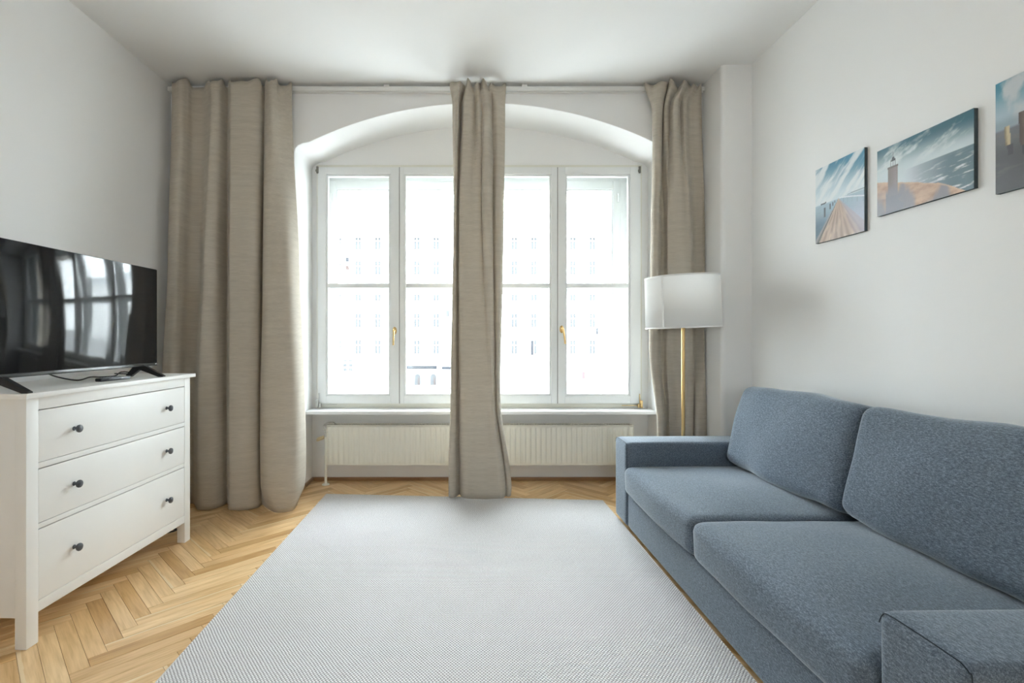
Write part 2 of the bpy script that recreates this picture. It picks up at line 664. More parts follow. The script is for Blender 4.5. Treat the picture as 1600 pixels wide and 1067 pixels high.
# brown skirting in the niche
def skirt(name, x0, x1, y0, y1):
    bm = bmesh.new()
    bx(bm, x0, x1, y0, y1, 0, .028, .004, 2)
    ul = bm.loops.layers.uv.new('UVMap')
    for f in bm.faces:
        for lp in f.loops:
            lp[ul].uv = (lp.vert.co.x + lp.vert.co.y, lp.vert.co.z)
    structure(obj(name, bm, 'oak_trim'))
skirt('baseboard_back', NXL + .016, NXR - .016, YN - .016, YN)
skirt('baseboard_niche_left', NXL, NXL + .016, YB - .0, YN)
skirt('baseboard_niche_right', NXR - .016, NXR, YB - .0, YN)
skirt('baseboard_back_left', XL, NXL, YB - .016, YB)
skirt('baseboard_left', XL, XL + .016, YF, YB - .016)

# ------------------------------------------------------------------ windows
def casement(win, x0, x1, z0, z1, gx0, gx1, gz0, gz1, bar0, bar1, y0, mat, lip=.016):
    bm = bmesh.new()
    bars(bm, x0, x1, z0, z1, gx0 - lip, gx1 + lip, gz0 - lip, gz1 + lip, y0, y0 + .05, .003)
    bars(bm, gx0 - lip, gx1 + lip, gz0 - lip, gz1 + lip, gx0, gx1, gz0, gz1, y0 + .01, y0 + .045, .003)
    c = obj('casement', bm, mat, win)
    bm = bmesh.new()
    bx(bm, gx0 - .004, gx1 + .004, y0 + .012, y0 + .044, bar0, bar1, .008, 3)
    obj('glazing_bar', bm, mat, c)
    obj('pane', B(gx0 - .004, gx1 + .004, y0 + .026, y0 + .030, gz0 - .004, bar0 + .004), 'window_glass', c)
    obj('pane', B(gx0 - .004, gx1 + .004, y0 + .026, y0 + .030, bar1 - .004, gz1 + .004), 'window_glass', c)
    return c

win = empty('window_1', (0, 0, 0))
structure(win)
bm = bmesh.new()
bars(bm, WX0, WX1, WZ0, WZ1, -1.240, 1.383, .655, 2.567, 4.185, 4.26, .004)
bx(bm, .038, .100, 4.19, 4.26, .655, 2.567, .003)
obj('frame', bm, 'casing_paint', win)
IY = 4.155
CZ = (.640, 2.583, .719, 2.509)
C = []
for x0, x1, g0, g1 in ((-1.256, -.5865, -1.172, -.672), (-.5815, .0665, -.531, -.015), (.0715, .7145, .130, .650), (.7195, 1.399, .795, 1.299)):
    C.append(casement(win, x0, x1, CZ[0], CZ[1], g0, g1, CZ[2], CZ[3], 1.590, 1.630, IY, 'window_paint'))
# plaster-side casing strip round the frame
# dark strips set in the gaps between the leaves of each pair
for x in (-.584, .717):
    obj('gap_strip', B(x - .0035, x + .0035, IY + .004, IY + .03, .64, 2.583), 'hinge_grey', win)
bm = bmesh.new()
bx(bm, .048, .09, IY - .012, IY, .645, 2.578, .004)
obj('cover_strip', bm, 'window_paint', win)
# lever handles
def handle(par, x, z, tilt):
    bm = bmesh.new()
    lathe(bm, [(.0, 0), (.017, 0), (.018, -.004), (.015, -.008), (.009, -.010), (.009, -.028), (0, -.028)], 20, (x, IY, z), 'Y', cap=False)
    for v in bm.verts:
        if v.co.y > IY - .009:
            v.co.z = z + (v.co.z - z) * 1.75
    h = obj('handle', bm, 'brass_polished', par)
    bm = bmesh.new()
    pts = crv([(x, IY - .028, z + .008), (x + tilt * .2, IY - .040, z - .004), (x + tilt * .6, IY - .044, z - .05), (x + tilt, IY - .040, z - .118)], 6)
    tube(bm, pts, [.0105 - .0035 * min(1, i / 12) for i in range(len(pts))], 10)
    h2 = obj('handle_lever', bm, 'brass_polished', par)
    return h
handle(C[0], -.622, 1.238, -.006)
handle(C[3], .750, 1.250, .022)
# corner hinges of the tilt mechanism
def corner_hinge(x, z, sg, brassy):
    bm = bmesh.new()
    bx(bm, x - .010, x + .010, IY - .018, IY + .01, z, z + .062, .003)
    bx(bm, x + sg * .012 - .003, x + sg * .012 + .003, IY - .010, IY, z + .01, z + .115, .001)
    bx(bm, min(x + sg * .010, x + sg * .16), max(x + sg * .010, x + sg * .16), IY - .006, IY, z + .018, z + .023, .001)
    lathe(bm, [(0, 0), (.010, 0), (.010, .03), (0, .03)], 12, (x + sg * .022, IY - .012, z + .004), 'Z', cap=False)
    obj('corner_hinge', bm, 'brass_polished' if brassy else 'steel', win)
corner_hinge(-1.256, .612, 1, False)
corner_hinge(1.402, .605, -1, True)
for x in (-1.256, 1.390):
    bm = bmesh.new()
    bx(bm, x - .008, x + .008, IY - .012, IY + .01, 2.532, 2.587, .002)
    bx(bm, x - .013, x - .002, IY - .015, IY + .005, 2.542, 2.56, .002)
    obj('top_hinge', bm, 'hinge_grey', win)
# sill board
sb = B(NXL + .002, NXR - .002, 3.985, YN + .03, .574, .600, .006, 3)
obj('window_sill', sb, 'sill_paint', win)

# grey lining added between the two leaves to dim the light there
bm = bmesh.new()
for a in ((WX0 - .001, WX0 + .004, WZ0, WZ1), (WX1 - .004, WX1 + .001, WZ0, WZ1), (WX0, WX1, WZ0 - .001, WZ0 + .004), (WX0, WX1, WZ1 - .004, WZ1 + .001)):
    bx(bm, a[0], a[1], 4.26, 4.40, a[2], a[3])
obj('dimming_lining', bm, 'dimming_lining', win)

# outer leaf of the box window
wo = empty('window_2', (0, 0, 0))
structure(wo)
OY = 4.40
bm = bmesh.new()
bars(bm, WX0, WX1, WZ0, WZ1, -1.225, 1.300, .64, 2.535, OY + .01, OY + .068, .003)
bx(bm, .03, .11, OY + .01, OY + .068, .64, 2.535, .003)
obj('frame', bm, 'outer_window_paint', wo)
OC = []
for x0, x1, g0, g1 in ((-1.235, -.640, -1.158, -.715), (-.634, .066, -.560, -.01), (.074, .764, .150, .690), (.770, 1.31, .842, 1.231)):
    OC.append(casement(wo, x0, x1, .625, 2.545, g0, g1, .680, 2.462, 1.560, 1.622, OY, 'outer_window_paint', .012))
for z in (2.343, 1.805, 1.417, .879):
    bm = bmesh.new()
    bx(bm, .662, .700, OY - .022, OY - .012, z - .006, z + .006, .002)
    bx(bm, .690, .702, OY - .022, OY + .002, z - .006, z + .006, .002)
    obj('latch_hook', bm, 'hinge_grey', OC[2])
for x in (-1.215, 1.285):
    for z in (2.36, 1.76, 1.40, .85):
        bm = bmesh.new()
        lathe(bm, [(0, 0), (.009, 0), (.009, .07), (0, .07)], 12, (x, OY - .01, z), 'Z', cap=False)
        obj('outer_hinge', bm, 'outer_window_paint', wo)

# ------------------------------------------------------------------ curtain rail
rail = empty('curtain_rail', (0, 3.735, 3.0))
tag(rail, 'white curtain rail running along the top of the window wall', 'curtain rail')
bm = bmesh.new()
for z0, z1, y0, y1 in ((.018, .030, -.012, .035), (.0, .018, -.012, -.006), (.0, .018, .012, .035)):
    bx(bm, XL + .002, 1.726, y0, y1, z0, z1, .001)
obj('track', bm, 'rail_white', rail)
for x in (-1.62, -.62, .40, 1.30):
    obj('bracket', B(x - .02, x + .02, -.008, .03, .030, .05, .003), 'rail_white', rail)

# ------------------------------------------------------------------ curtains
def PX(x, Y):
    return (x - 735) / 790 * Y

def curtain(name, label, levels, hem_wave=0.0, ruffle=.012, rows=56, sub=7):
    """levels: (z, base depth, [(pixel-like x measure, forward offset)...]) top to bottom"""
    prof = []
    for z, yb, pts in levels:
        prof.append((z, crv([(PX(x, yb - d), yb - d) for x, d in pts], sub)))
    n = len(prof[0][1])
    zs = [p[0] for p in prof]
    bm = bmesh.new()
    uvl = bm.loops.layers.uv.new('UVMap')
    # cloth length parameter from the widest level
    ref = prof[len(prof) // 2][1]
    L = [0]
    for a, b in zip(ref, ref[1:]):
        L.append(L[-1] + math.dist(a, b))
    grid = []
    zrow = []
    zt, zb = zs[0], zs[-1]
    for r in range(rows + 1):
        t = r / rows
        t = t - .10 * math.sin(2 * math.pi * t) / (2 * math.pi) * 4
        z = zt + (zb - zt) * t
        zrow.append(z)
        # piecewise Catmull-Rom in z
        i = 0
        while i < len(zs) - 2 and z < zs[i + 1]:
            i += 1
        s = (z - zs[i]) / (zs[i + 1] - zs[i])
        s = max(0, min(1, s))
        a, b = prof[max(i - 1, 0)][1], prof[i][1]
        c, d = prof[i + 1][1], prof[min(i + 2, len(prof) - 1)][1]
        row = []
        for j in range(n):
            p = [.5 * (2 * b[j][q] + (c[j][q] - a[j][q]) * s * .6 + (6 * (c[j][q] - b[j][q]) - (1.2 * (c[j][q] - a[j][q]) + .6 * (d[j][q] - b[j][q]))) * s * s
                       + (-4 * (c[j][q] - b[j][q]) + .6 * (c[j][q] - a[j][q]) + .6 * (d[j][q] - b[j][q])) * s ** 3) for q in (0, 1)]
            head = max(0, 1 - (zt - z) / .16)
            yy = p[1] + ruffle * head * math.sin(L[j] * 58) * (.6 + .4 * math.sin(L[j] * 17))
            yy += .006 * noise.noise(Vector((p[0] * 3, z * 1.3, 4.1))) * (1 - head)
            xx = p[0] + .004 * noise.noise(Vector((p[0] * 5, z * 1.7, 9.3)))
            zz = z
            if r < 4:
                zz += (.016 * math.sin(L[j] * 29 + 1) + .010 * math.sin(L[j] * 58)) * (1 - r / 4)
            row.append(bm.verts.new((xx, yy, zz)))
        grid.append(row)
    for r in range(rows):
        for j in range(n - 1):
            f = bm.faces.new((grid[r][j], grid[r][j + 1], grid[r + 1][j + 1], grid[r + 1][j]))
            for lp, (jj, rr) in zip(f.loops, ((j, r), (j + 1, r), (j + 1, r + 1), (j, r + 1))):
                lp[uvl].uv = (L[jj], zrow[rr])
    o = obj(name, bm, 'curtain_linen', ang=180)
    sm = o.modifiers.new('cloth_thickness', 'SOLIDIFY')
    sm.thickness = .0035
    sm.offset = 0
    return o

# wide curtain on the left
LT = [(269, -.01), (272, .06), (283, .09), (293, .05), (303, .0), (318, -.005), (327, .05), (330, .085), (341, .075), (350, .02), (356, .0), (359, .06), (364, .08), (390, .075), (406, .05), (413, .0), (416, .06), (425, .095), (437, .03), (456, .0)]
LM = [(262, -.04), (264, .06), (275, .09), (284, .04), (296, -.04), (314, -.06), (318, .06), (322, .09), (336, .07), (348, -.02), (356, -.07), (358, .07), (363, .095), (390, .085), (404, .05), (411, -.05), (412, .08), (424, .11), (450, .085), (468, -.05)]
LB = [(252, -.04), (253, .05), (266, .08), (278, .04), (290, -.03), (302, -.05), (307, .05), (312, .085), (330, .07), (346, .0), (355, -.06), (357, .06), (363, .085), (386, .075), (402, .03), (408, -.05), (408, .07), (420, .13), (460, .11), (477, -.05)]
LH = [(252, -.04), (253, .05), (266, .08), (278, .04), (290, -.03), (302, -.05), (307, .05), (312, .085), (330, .07), (346, .0), (355, -.06), (357, .06), (363, .085), (386, .075), (402, .03), (410, -.03), (417, .05), (432, .13), (456, .09), (464, -.03)]
left_c = curtain('curtain', None, [(3.024, 3.695, LT), (2.86, 3.69, LT), (1.75, 3.62, LM), (.62, 3.56, LB), (.16, 3.53, LB), (.006, 3.53, LH)])
tag(left_c, 'wide beige linen curtain hanging beside the white dresser', 'curtain', 'beige linen curtains')

MT = [(702, .0), (708, .01), (714, .03), (719, .075), (724, .03), (727, .0), (731, .065), (736, .03), (740, .0), (744, .055), (748, .03), (751, .0), (755, .07), (759, .03), (763, .0), (767, .06), (771, .03), (776, .0), (784, -.01), (791, -.015)]
MS = [(707, .0), (709, .02), (711, .05), (716, .06), (718, .0), (721, -.03), (724, .055), (730, .065), (738, .055), (742, .02), (746, .05), (750, .055), (754, .045), (757, .075), (764, .07), (769, .0), (772, .02), (777, .025), (783, .0), (789, -.02)]
MM = [(709, .0), (709, .025), (710, .05), (713, .05), (715, -.01), (717, -.03), (718, .055), (722, .07), (732, .065), (740, .06), (747, .058), (751, .05), (753, .04), (755, .075), (762, .08), (768, .06), (770, -.01), (775, .03), (783, .02), (787, -.03)]
MB = [(704, .0), (704, .03), (706, .05), (712, .04), (715, -.02), (718, -.03), (719, .05), (724, .075), (735, .08), (744, .08), (752, .08), (758, .08), (763, .08), (767, .078), (771, .075), (773, .03), (775, .0), (777, .03), (780, .02), (782, -.03)]
MH = [(701, .02), (701, .05), (703, .07), (710, .065), (715, .02), (718, .0), (721, .06), (727, .09), (738, .10), (747, .105), (757, .107), (765, .105), (772, .10), (778, .095), (784, .09), (788, .06), (790, .03), (793, .05), (797, .04), (798, .0)]
mid_c = curtain('curtain.001', None, [(3.024, 3.695, MT), (2.90, 3.70, MS), (2.05, 3.71, MM), (.70, 3.73, MB), (.10, 3.75, MH), (.018, 3.755, MH)])
tag(mid_c, 'narrow gathered beige curtain hanging in front of the window middle', 'curtain', 'beige linen curtains')

RT = [(1007, .0), (1013, .01), (1020, .02), (1027, .06), (1034, .085), (1041, .05), (1044, -.01), (1047, .07), (1052, .085), (1056, .03), (1060, .0), (1063, .03), (1067, .075), (1073, .03), (1077, -.01), (1081, .02), (1085, .045), (1089, .0), (1093, .01), (1096, .0)]
RS = [(1019, .0), (1020, .03), (1022, .05), (1026, .07), (1032, .075), (1035, .03), (1036, -.02), (1038, .03), (1043, .04), (1047, .02), (1049, .05), (1053, .085), (1059, .075), (1063, .03), (1068, .07), (1073, .06), (1076, .01), (1082, .0), (1092, .0), (1096, -.02)]
RM = [(1021, -.03), (1017, .02), (1019, .05), (1023, .07), (1029, .065), (1031, .02), (1032, -.02), (1037, -.02), (1042, .03), (1043, .05), (1048, .06), (1056, .07), (1065, .075), (1072, .07), (1078, .06), (1080, .01), (1083, -.02), (1090, -.015), (1098, .0), (1101, .02)]
RB = [(1018, -.03), (1015, .02), (1017, .045), (1022, .06), (1029, .055), (1031, .01), (1033, -.02), (1038, -.01), (1042, .02), (1046, .02), (1052, .015), (1060, .02), (1068, .03), (1073, .05), (1082, .045), (1084, -.01), (1086, -.03), (1091, -.02), (1099, .01), (1101, .03)]
RH = [(1035, -.03), (1028, .02), (1028, .045), (1032, .06), (1037, .055), (1039, .01), (1040, -.02), (1043, -.01), (1046, .02), (1049, .02), (1055, .015), (1062, .02), (1069, .03), (1073, .05), (1082, .045), (1084, .0), (1086, .04), (1091, .06), (1099, .05), (1104, .02)]
right_c = curtain('curtain.002', None, [(3.024, 3.695, RT), (2.86, 3.70, RS), (2.0, 3.715, RM), (1.1, 3.72, RB), (.55, 3.72, RH), (.008, 3.72, RH)])
tag(right_c, 'gathered beige curtain hanging behind the floor lamp', 'curtain', 'beige linen curtains')

# ------------------------------------------------------------------ radiator under the sill
rad = empty('radiator', (0, 0, 0))
tag(rad, 'cream fluted panel radiator mounted under the window sill', 'radiator')
RX0, RX1, RY0, RY1, RZ0, RZ1 = -1.150, 1.305, 4.045, 4.145, .158, .468
bm = bmesh.new()
nf = 60
pitch = (RX1 - RX0) / nf
xs = []
for i in range(nf):
    for t, h in ((.0, 0), (.22, 0), (.36, .8), (.5, 1), (.72, 1), (.86, .8)):
        xs.append((RX0 + (i + t) * pitch, h))
xs.append((RX1, 0))
zr = [(RZ0, 0), (RZ0 + .010, 0), (RZ0 + .030, .85), (RZ0 + .045, 1), (RZ1 - .03, 1), (RZ1 - .018, .85), (RZ1 - .006, 0), (RZ1, 0)]
g = [[bm.verts.new((x, RY0 + .009 - .009 * hx * hz, z)) for x, hx in xs] for z, hz in zr]
for r in range(len(zr) - 1):
    for i in range(len(xs) - 1):
        bm.faces.new((g[r][i], g[r][i + 1], g[r + 1][i + 1], g[r + 1][i]))
obj('front_panel', bm, 'radiator_enamel', rad, ang=60)
obj('back_panel', B(RX0, RX1, RY1 - .012, RY1, RZ0, RZ1, .003), 'radiator_enamel', rad)
for x in (RX0 - .003, RX1 - .003):
    obj('side_panel', B(x, x + .006, RY0 + .004, RY1, RZ0 + .004, RZ1 + .012, .002), 'radiator_enamel', rad)
bm = bmesh.new()
bx(bm, RX0, RX1, RY0 + .006, RY0 + .02, RZ1 + .004, RZ1 + .012, .001)
bx(bm, RX0, RX1, RY1 - .014, RY1, RZ1 + .004, RZ1 + .012, .001)
for i in range(123):
    x = RX0 + .01 + i * .02
    bx(bm, x, x + .006, RY0 + .018, RY1 - .012, RZ1 + .004, RZ1 + .010)
obj('top_grille', bm, 'radiator_enamel', rad)
obj('wall_bracket', B(RX1 - .30, RX1 - .26, RY1, YN - .003, RZ1 - .05, RZ1 - .01), 'radiator_enamel', rad)
obj('wall_bracket', B(RX0 + .26, RX0 + .30, RY1, YN - .003, RZ1 - .05, RZ1 - .01), 'radiator_enamel', rad)
pxx, pyy = -1.163, 4.065
bm = bmesh.new()
tube(bm, [(pxx, pyy, 0), (pxx, pyy, .40)], .0105, 14)
obj('supply_pipe', bm, 'radiator_enamel', rad)
bm = lathe(bmesh.new(), [(.0115, .016), (.017, .014), (.030, .004), (.031, 0)], 24, (pxx, pyy, 0), cap=False)
obj('pipe_collar', bm, 'radiator_enamel', rad)
bm = bmesh.new()
lathe(bm, [(0, 0), (.014, 0), (.014, .018), (.011, .022), (.011, .046), (.015, .05), (.015, .064), (0, .064)], 6, (pxx, pyy, .385), cap=False)
lathe(bm, [(0, -.012), (.012, -.012), (.012, .035), (0, .035)], 8, (pxx + .005, pyy, .425), 'X', cap=False)
vb = obj('valve_body', bm, 'steel', rad)
bm = bmesh.new()
lathe(bm, [(0, 0), (.014, 0), (.016, .01), (.016, .05), (.012, .058), (0, .058)], 16, (pxx - .012, pyy - .005, .382), 'X', cap=False)
for v in bm.verts:
    d = pxx - .012 - v.co.x
    v.co.x = pxx - .012 - (v.co.x - (pxx - .012))
    v.co.z -= .35 * abs(v.co.x - (pxx - .012))
paint('valve_cream', (.62, .50, .30), .5, .1, 30, .05, 200)
obj('thermostat_head', bm, 'valve_cream', rad)
bm = tube(bmesh.new(), crv([(pxx, pyy, .44), (pxx - .018, pyy, .465), (pxx + .0, pyy + .01, .492), (pxx + .05, pyy + .03, .497), (pxx + .07, pyy + .06, .47)], 6), .0045, 8)
obj('capillary', bm, 'steel', rad)

# ------------------------------------------------------------------ rug
rug = bmesh.new()
uvl = rug.loops.layers.uv.new('UVMap')
NU, NV = 56, 84
def rug_pt(s, t):
    a = [RUG[0][i] * (1 - s) + RUG[1][i] * s for i in (0, 1)]
    b = [RUG[3][i] * (1 - s) + RUG[2][i] * s for i in (0, 1)]
    return [a[i] * (1 - t) + b[i] * t for i in (0, 1)]
def rz(x, y):
    e = .0075 + .0030 * (noise.noise(Vector((x * .9, y * 3.2, 1.7))) + .35) * (1 if 1 else 0)
    return max(.0055, e)
top = []
for j in range(NV + 1):
    row = []
    for i in range(NU + 1):
        x, y = rug_pt(i / NU, j / NV)
        row.append(rug.verts.new((x, y, rz(x, y))))
    top.append(row)
for j in range(NV):
    for i in range(NU):
        f = rug.faces.new((top[j][i], top[j][i + 1], top[j + 1][i + 1], top[j + 1][i]))
        for lp in f.loops:
            lp[uvl].uv = (lp.vert.co.x + 3, lp.vert.co.y + 3)
rim = [top[0][i] for i in range(NU + 1)] + [top[j][NU] for j in range(1, NV + 1)] + [top[NV][i] for i in range(NU - 1, -1, -1)] + [top[j][0] for j in range(NV - 1, 0, -1)]
low = [rug.verts.new((v.co.x, v.co.y, .0006)) for v in rim]
for i in range(len(rim)):
    k = (i + 1) % len(rim)
    f = rug.faces.new((rim[i], rim[k], low[k], low[i]))
    for lp in f.loops:
        lp[uvl].uv = (lp.vert.co.x + 3, lp.vert.co.y + 3)
rug.faces.new(low)
rug_root = empty('rug', (0, 0, 0))
tag(rug_root, 'large light grey and white woven rug on the parquet', 'rug')
obj('pile', rug, 'rug_weave', rug_root, ang=60)
pts = [rug_pt(s / 40, 0) for s in range(41)] + [rug_pt(1, t / 60) for t in range(1, 61)] + [rug_pt(1 - s / 40, 1) for s in range(1, 41)] + [rug_pt(0, 1 - t / 60) for t in range(1, 61)]
bm = tube(bmesh.new(), [(x, y, .0045) for x, y in pts], .0042, 6)
obj('binding', bm, 'rug_binding', rug_root)

# ------------------------------------------------------------------ dresser
dr = empty('dresser', (-1.679, 1.911, 0), R(-2.05))
tag(dr, 'white three-drawer chest of drawers with dark knobs under the television', 'dresser')
DW, DD, DH = 1.05, .47, .972
PWD = .052
def dpart(name, *a, bev=.002, mat='dresser_white', par=dr):
    return obj(name, B(*a, bev), mat, par)
dpart('top', -DD - .01, .022, -.022, DW + .022, DH - .020, DH, bev=.003)
for x0, x1 in ((-.045, 0), (-DD, -DD + .045)):
    for y0, y1 in ((0, PWD), (DW - PWD, DW)):
        dpart('leg', x0, x1, y0, y1, 0.001, DH - .020)
for y0 in (.004, DW - .022):
    dpart('side_panel', -DD + .04, -.04, y0, y0 + .018, .118, DH - .020)
dpart('back_panel', -DD + .004, -DD + .012, .04, DW - .04, .118, DH - .02)
dpart('bottom_panel', -DD + .02, -.02, .02, DW - .02, .125, .140)
for z0, z1 in ((.903, DH - .020), (.674, .696), (.440, .460), (.118, .161)):
    dpart('rail', -.024, -.001, PWD, DW - PWD, z0, z1, bev=.0012)
dpart('plinth_rail', -DD + .002, -DD + .02, PWD, DW - PWD, .118, .161)
for z0, z1 in ((.696, .903), (.460, .674), (.161, .440)):
    d = dpart('drawer', -.022, -.0015, PWD + .002, DW - PWD - .002, z0 + .002, z1 - .004, bev=.0015)
    bm = bmesh.new()
    for a in ((-.42, -.024, PWD + .012, PWD + .024), (-.42, -.024, DW - PWD - .024, DW - PWD - .012), (-.42, -.408, PWD + .024, DW - PWD - .024)):
        bx(bm, a[0], a[1], a[2], a[3], z0 + .02, z1 - .04)
    bx(bm, -.42, -.024, PWD + .012, DW - PWD - .012, z0 + .012, z0 + .02)
    obj('drawer_box', bm, 'dresser_white', d)
    zc = (z0 + z1) / 2
    for y in (.222, DW - .215):
        bm = lathe(bmesh.new(), [(0, 0), (.009, 0), (.009, .002), (.0055, .005), (.0055, .014), (.009, .018), (.0155, .020), (.0165, .024), (.0155, .028), (.010, .031), (0, .032)], 24, (-.001, y, zc), 'X', cap=False)
        obj('knob', bm, 'knob_metal', d, ang=50)

# ------------------------------------------------------------------ television
tv = empty('television', (-1.757, 2.355, DH), R(-1.6))
tag(tv, 'flat screen television with slanted black feet on the white dresser', 'television')
TZ0, TZ1, TWD = .058, .590, .465
obj('casing', B(-.052, -.006, -TWD, TWD, TZ0, TZ1, .004), 'plastic_black', tv)
obj('rear_housing', B(-.085, -.05, -TWD * .75, TWD * .75, TZ0 + .02, TZ0 + .30, .012), 'plastic_black', tv)
obj('screen', B(-.008, -.002, -TWD + .003, TWD - .003, TZ0 + .014, TZ1 - .003, .001), 'screen_glass', tv)
t = NT('bezel_gloss')
t.set((.03, .032, .035), .18, 0, .6)
M['bezel_gloss'] = t.m
bz = obj('bottom_bezel', B(-.012, .0, -TWD, TWD, TZ0 - .002, TZ0 + .013, .002), 'bezel_gloss', tv)
paint('logo_grey', (.55, .55, .55), .4, .02, 5, 0)
obj('logo', B(.0, .0006, TWD - .022, TWD - .008, TZ0 + .005, TZ0 + .010), 'logo_grey', bz)
for y in (-.44, .36):
    bm = bmesh.new()
    for x1, w1 in ((.105, 1), (-.10, 1)):
        p = [(-.028, TZ0 + .012), (x1 * .5, .036), (x1, .002)]
        a = [(-.045, TZ0 + .014), (-.008, TZ0 + .014)]
        sg = 1 if x1 > 0 else -1
        poly = [(-.03 - sg * .018, TZ0 + .012), (-.03 + sg * .016, TZ0 + .012), (x1, .006), (x1, .0005), (x1 - sg * .025, .0005), (-.03 - sg * .014, TZ0 - .012)]
        prism(bm, poly, 'Y', y - .011, y + .011)
    obj('foot', bm, 'plastic_black', tv, smooth=False)

# remote control and cables
rm = empty('remote_control', (-1.757, 2.49, DH), R(-8))
tag(rm, 'black remote control lying on the dresser below the television', 'remote control')
bm = B(-.021, .021, -.09, .09, .0005, .017, .006, 3)
for v in bm.verts:
    k = abs(v.co.y / .09)
    v.co.x *= 1 - .22 * k ** 4
obj('body', bm, 'remote_black', rm)
bm = bmesh.new()
for i in range(7):
    for j in (-1, 0, 1):
        bx(bm, j * .011 - .0035, j * .011 + .0035, -.065 + i * .018, -.057 + i * .018, .0165, .0185, .0008)
obj('buttons', bm, 'remote_grey', rm)
bm = tube(bmesh.new(), crv([(-1.865, 2.20, 1.05), (-1.90, 2.30, 1.01), (-1.905, 2.446, .9765), (-1.94, 2.58, .981), (-1.935, 2.645, .9765), (-1.913, 2.72, .9765), (-1.905, 2.755, .994), (-1.885, 2.80, .990), (-1.93, 2.88, .9765), (-2.04, 2.90, .9765)], 8), .0035, 8)
tag(obj('power_cable', bm, 'plastic_black'), 'thin black cable lying on the dresser behind the remote control', 'cable')
bm = tube(bmesh.new(), crv([(-2.12, 2.99, .02), (-2.0, 3.05, .006), (-1.86, 3.10, .006), (-1.79, 3.09, .012), (-1.80, 3.02, .02), (-1.90, 3.0, .012), (-2.05, 3.10, .008), (-2.16, 3.2, .02)], 8), .005, 8)
tag(obj('extension_cable', bm, 'plastic_black'), 'dark cable looped on the floor behind the dresser leg', 'cable')

# ------------------------------------------------------------------ sofa
sf = empty('sofa', (1.43, 3.2, 0), R(.65))
tag(sf, 'blue-grey fabric two-seat sofa with loose cushions against the right wall', 'sofa')
def puffy(cx, hx, hy, hz, r, puff=0, n=18, wob=.0, seed=0, side=0):
    """rounded, slightly crowned cushion block; hx,hy,hz are half sizes"""
    bm = bmesh.new()
    bmesh.ops.create_cube(bm, size=2)
    bmesh.ops.subdivide_edges(bm, edges=bm.edges[:], cuts=n - 1, use_grid_fill=True)
    hs = Vector((hx, hy, hz))
    for v in bm.verts:
        q = v.co.copy()
        p = Vector()
        for i in range(3):
            h = hs[i]
            # cluster samples toward the edges
            s = q[i]
            s = math.copysign(1 - (1 - abs(s)) ** 1.7, s)
            p[i] = s * h
        c = Vector([max(-(hs[i] - r), min(hs[i] - r, p[i])) for i in range(3)])
        d = p - c
        if d.length > 1e-9:
            # cube-to-sphere style rounding of the rim
            mx = max(abs(d.x), abs(d.y), abs(d.z))
            d = d.normalized() * mx if mx > 0 else d
        p = c + d
        u, w_, t_ = p.x / hx, p.y / hy, p.z / hz
        if puff:
            p.z += puff * (1 - u * u) * (1 - w_ * w_) * (1 if t_ > 0 else -.2) * min(1, abs(t_) * 1.2)
        if side:
            p.x += side * (1 - t_ * t_) * (1 - w_ * w_) * math.copysign(min(1, abs(u) * 1.2), u)
            p.y += side * (1 - t_ * t_) * (1 - u * u) * math.copysign(min(1, abs(w_) * 1.2), w_)
        if wob:
            p += Vector((noise.noise(p * 5 + Vector((seed, 0, 0))), noise.noise(p * 5 + Vector((0, seed, 3))), noise.noise(p * 4 + Vector((7, 2, seed))))) * wob
        v.co = p + Vector(cx)
    return bm
SX0, SX1 = .948, 1.915
AY = ((.985, 1.215), (3.085, 3.318))
ZB, ZA, ZSB = .028, .540, .232
obj('base', puffy((1.42, 2.15, (ZB + ZSB) / 2), .462, .945, (ZSB - ZB) / 2, .012, 0, 10), 'sofa_fabric', sf)
for y0, y1 in AY:
    hx = (SX1 - SX0) / 2
    a = obj('armrest', puffy(((SX0 + SX1) / 2, (y0 + y1) / 2, (ZB + ZA) / 2), hx, (y1 - y0) / 2, (ZA - ZB) / 2, .026, .006, 18, .0015, y0), 'sofa_fabric', sf)
    for pts in ([(SX0 + .006, y0 + .030, ZA - .0045), (SX0 + .006, (y0 + y1) / 2, ZA - .003), (SX0 + .006, y1 - .030, ZA - .0045), (SX0 + .005, y1 - .012, ZA - .014), (SX0 + .004, y1 - .004, ZA - .035)],
                [(SX0 + .006, y0 + .030, ZA - .0045), (SX0 + .005, y0 + .012, ZA - .014), (SX0 + .004, y0 + .004, ZA - .035), (SX0 + .004, y0 + .0035, .3), (SX0 + .004, y0 + .0035, ZB + .02)]):
        obj('seam', tube(bmesh.new(), crv(pts, 6), .0014, 6), 'sofa_seam', a)
obj('back_frame', puffy((1.815, 2.15, (ZB + .70) / 2), .10, .94, (.70 - ZB) / 2, .03, 0, 12), 'sofa_fabric', sf)
for y0, y1, sd in ((2.172, 3.078, 1.3), (1.222, 2.167, 5.1)):
    c = obj('seat_cushion', puffy((1.335, (y0 + y1) / 2, .318), .408, (y1 - y0) / 2, .086, .042, .030, 22, .006, sd, .010), 'sofa_fabric', sf)
    zt = .332
for y0, y1, sd in ((2.135, 3.045, 2.2), (1.215, 2.120, 8.4)):
    c = puffy((0, 0, 0), .235, (y1 - y0) / 2, .095, .050, .035, 24, .013, sd, .014)
    # stand the cushion up, leaning on the back
    tilt = R(-76)
    rot = Matrix.Rotation(tilt, 4, 'Y')
    for v in c.verts:
        v.co = rot @ v.co
    obj('back_cushion', c, 'sofa_fabric', sf, (1.665, (y0 + y1) / 2, .655))
for x in (1.03, 1.83):
    for y in (1.08, 3.22):
        obj('foot', lathe(bmesh.new(), [(.022, .009), (.025, .03)], 16, (x, y, 0)), 'plastic_black', sf)

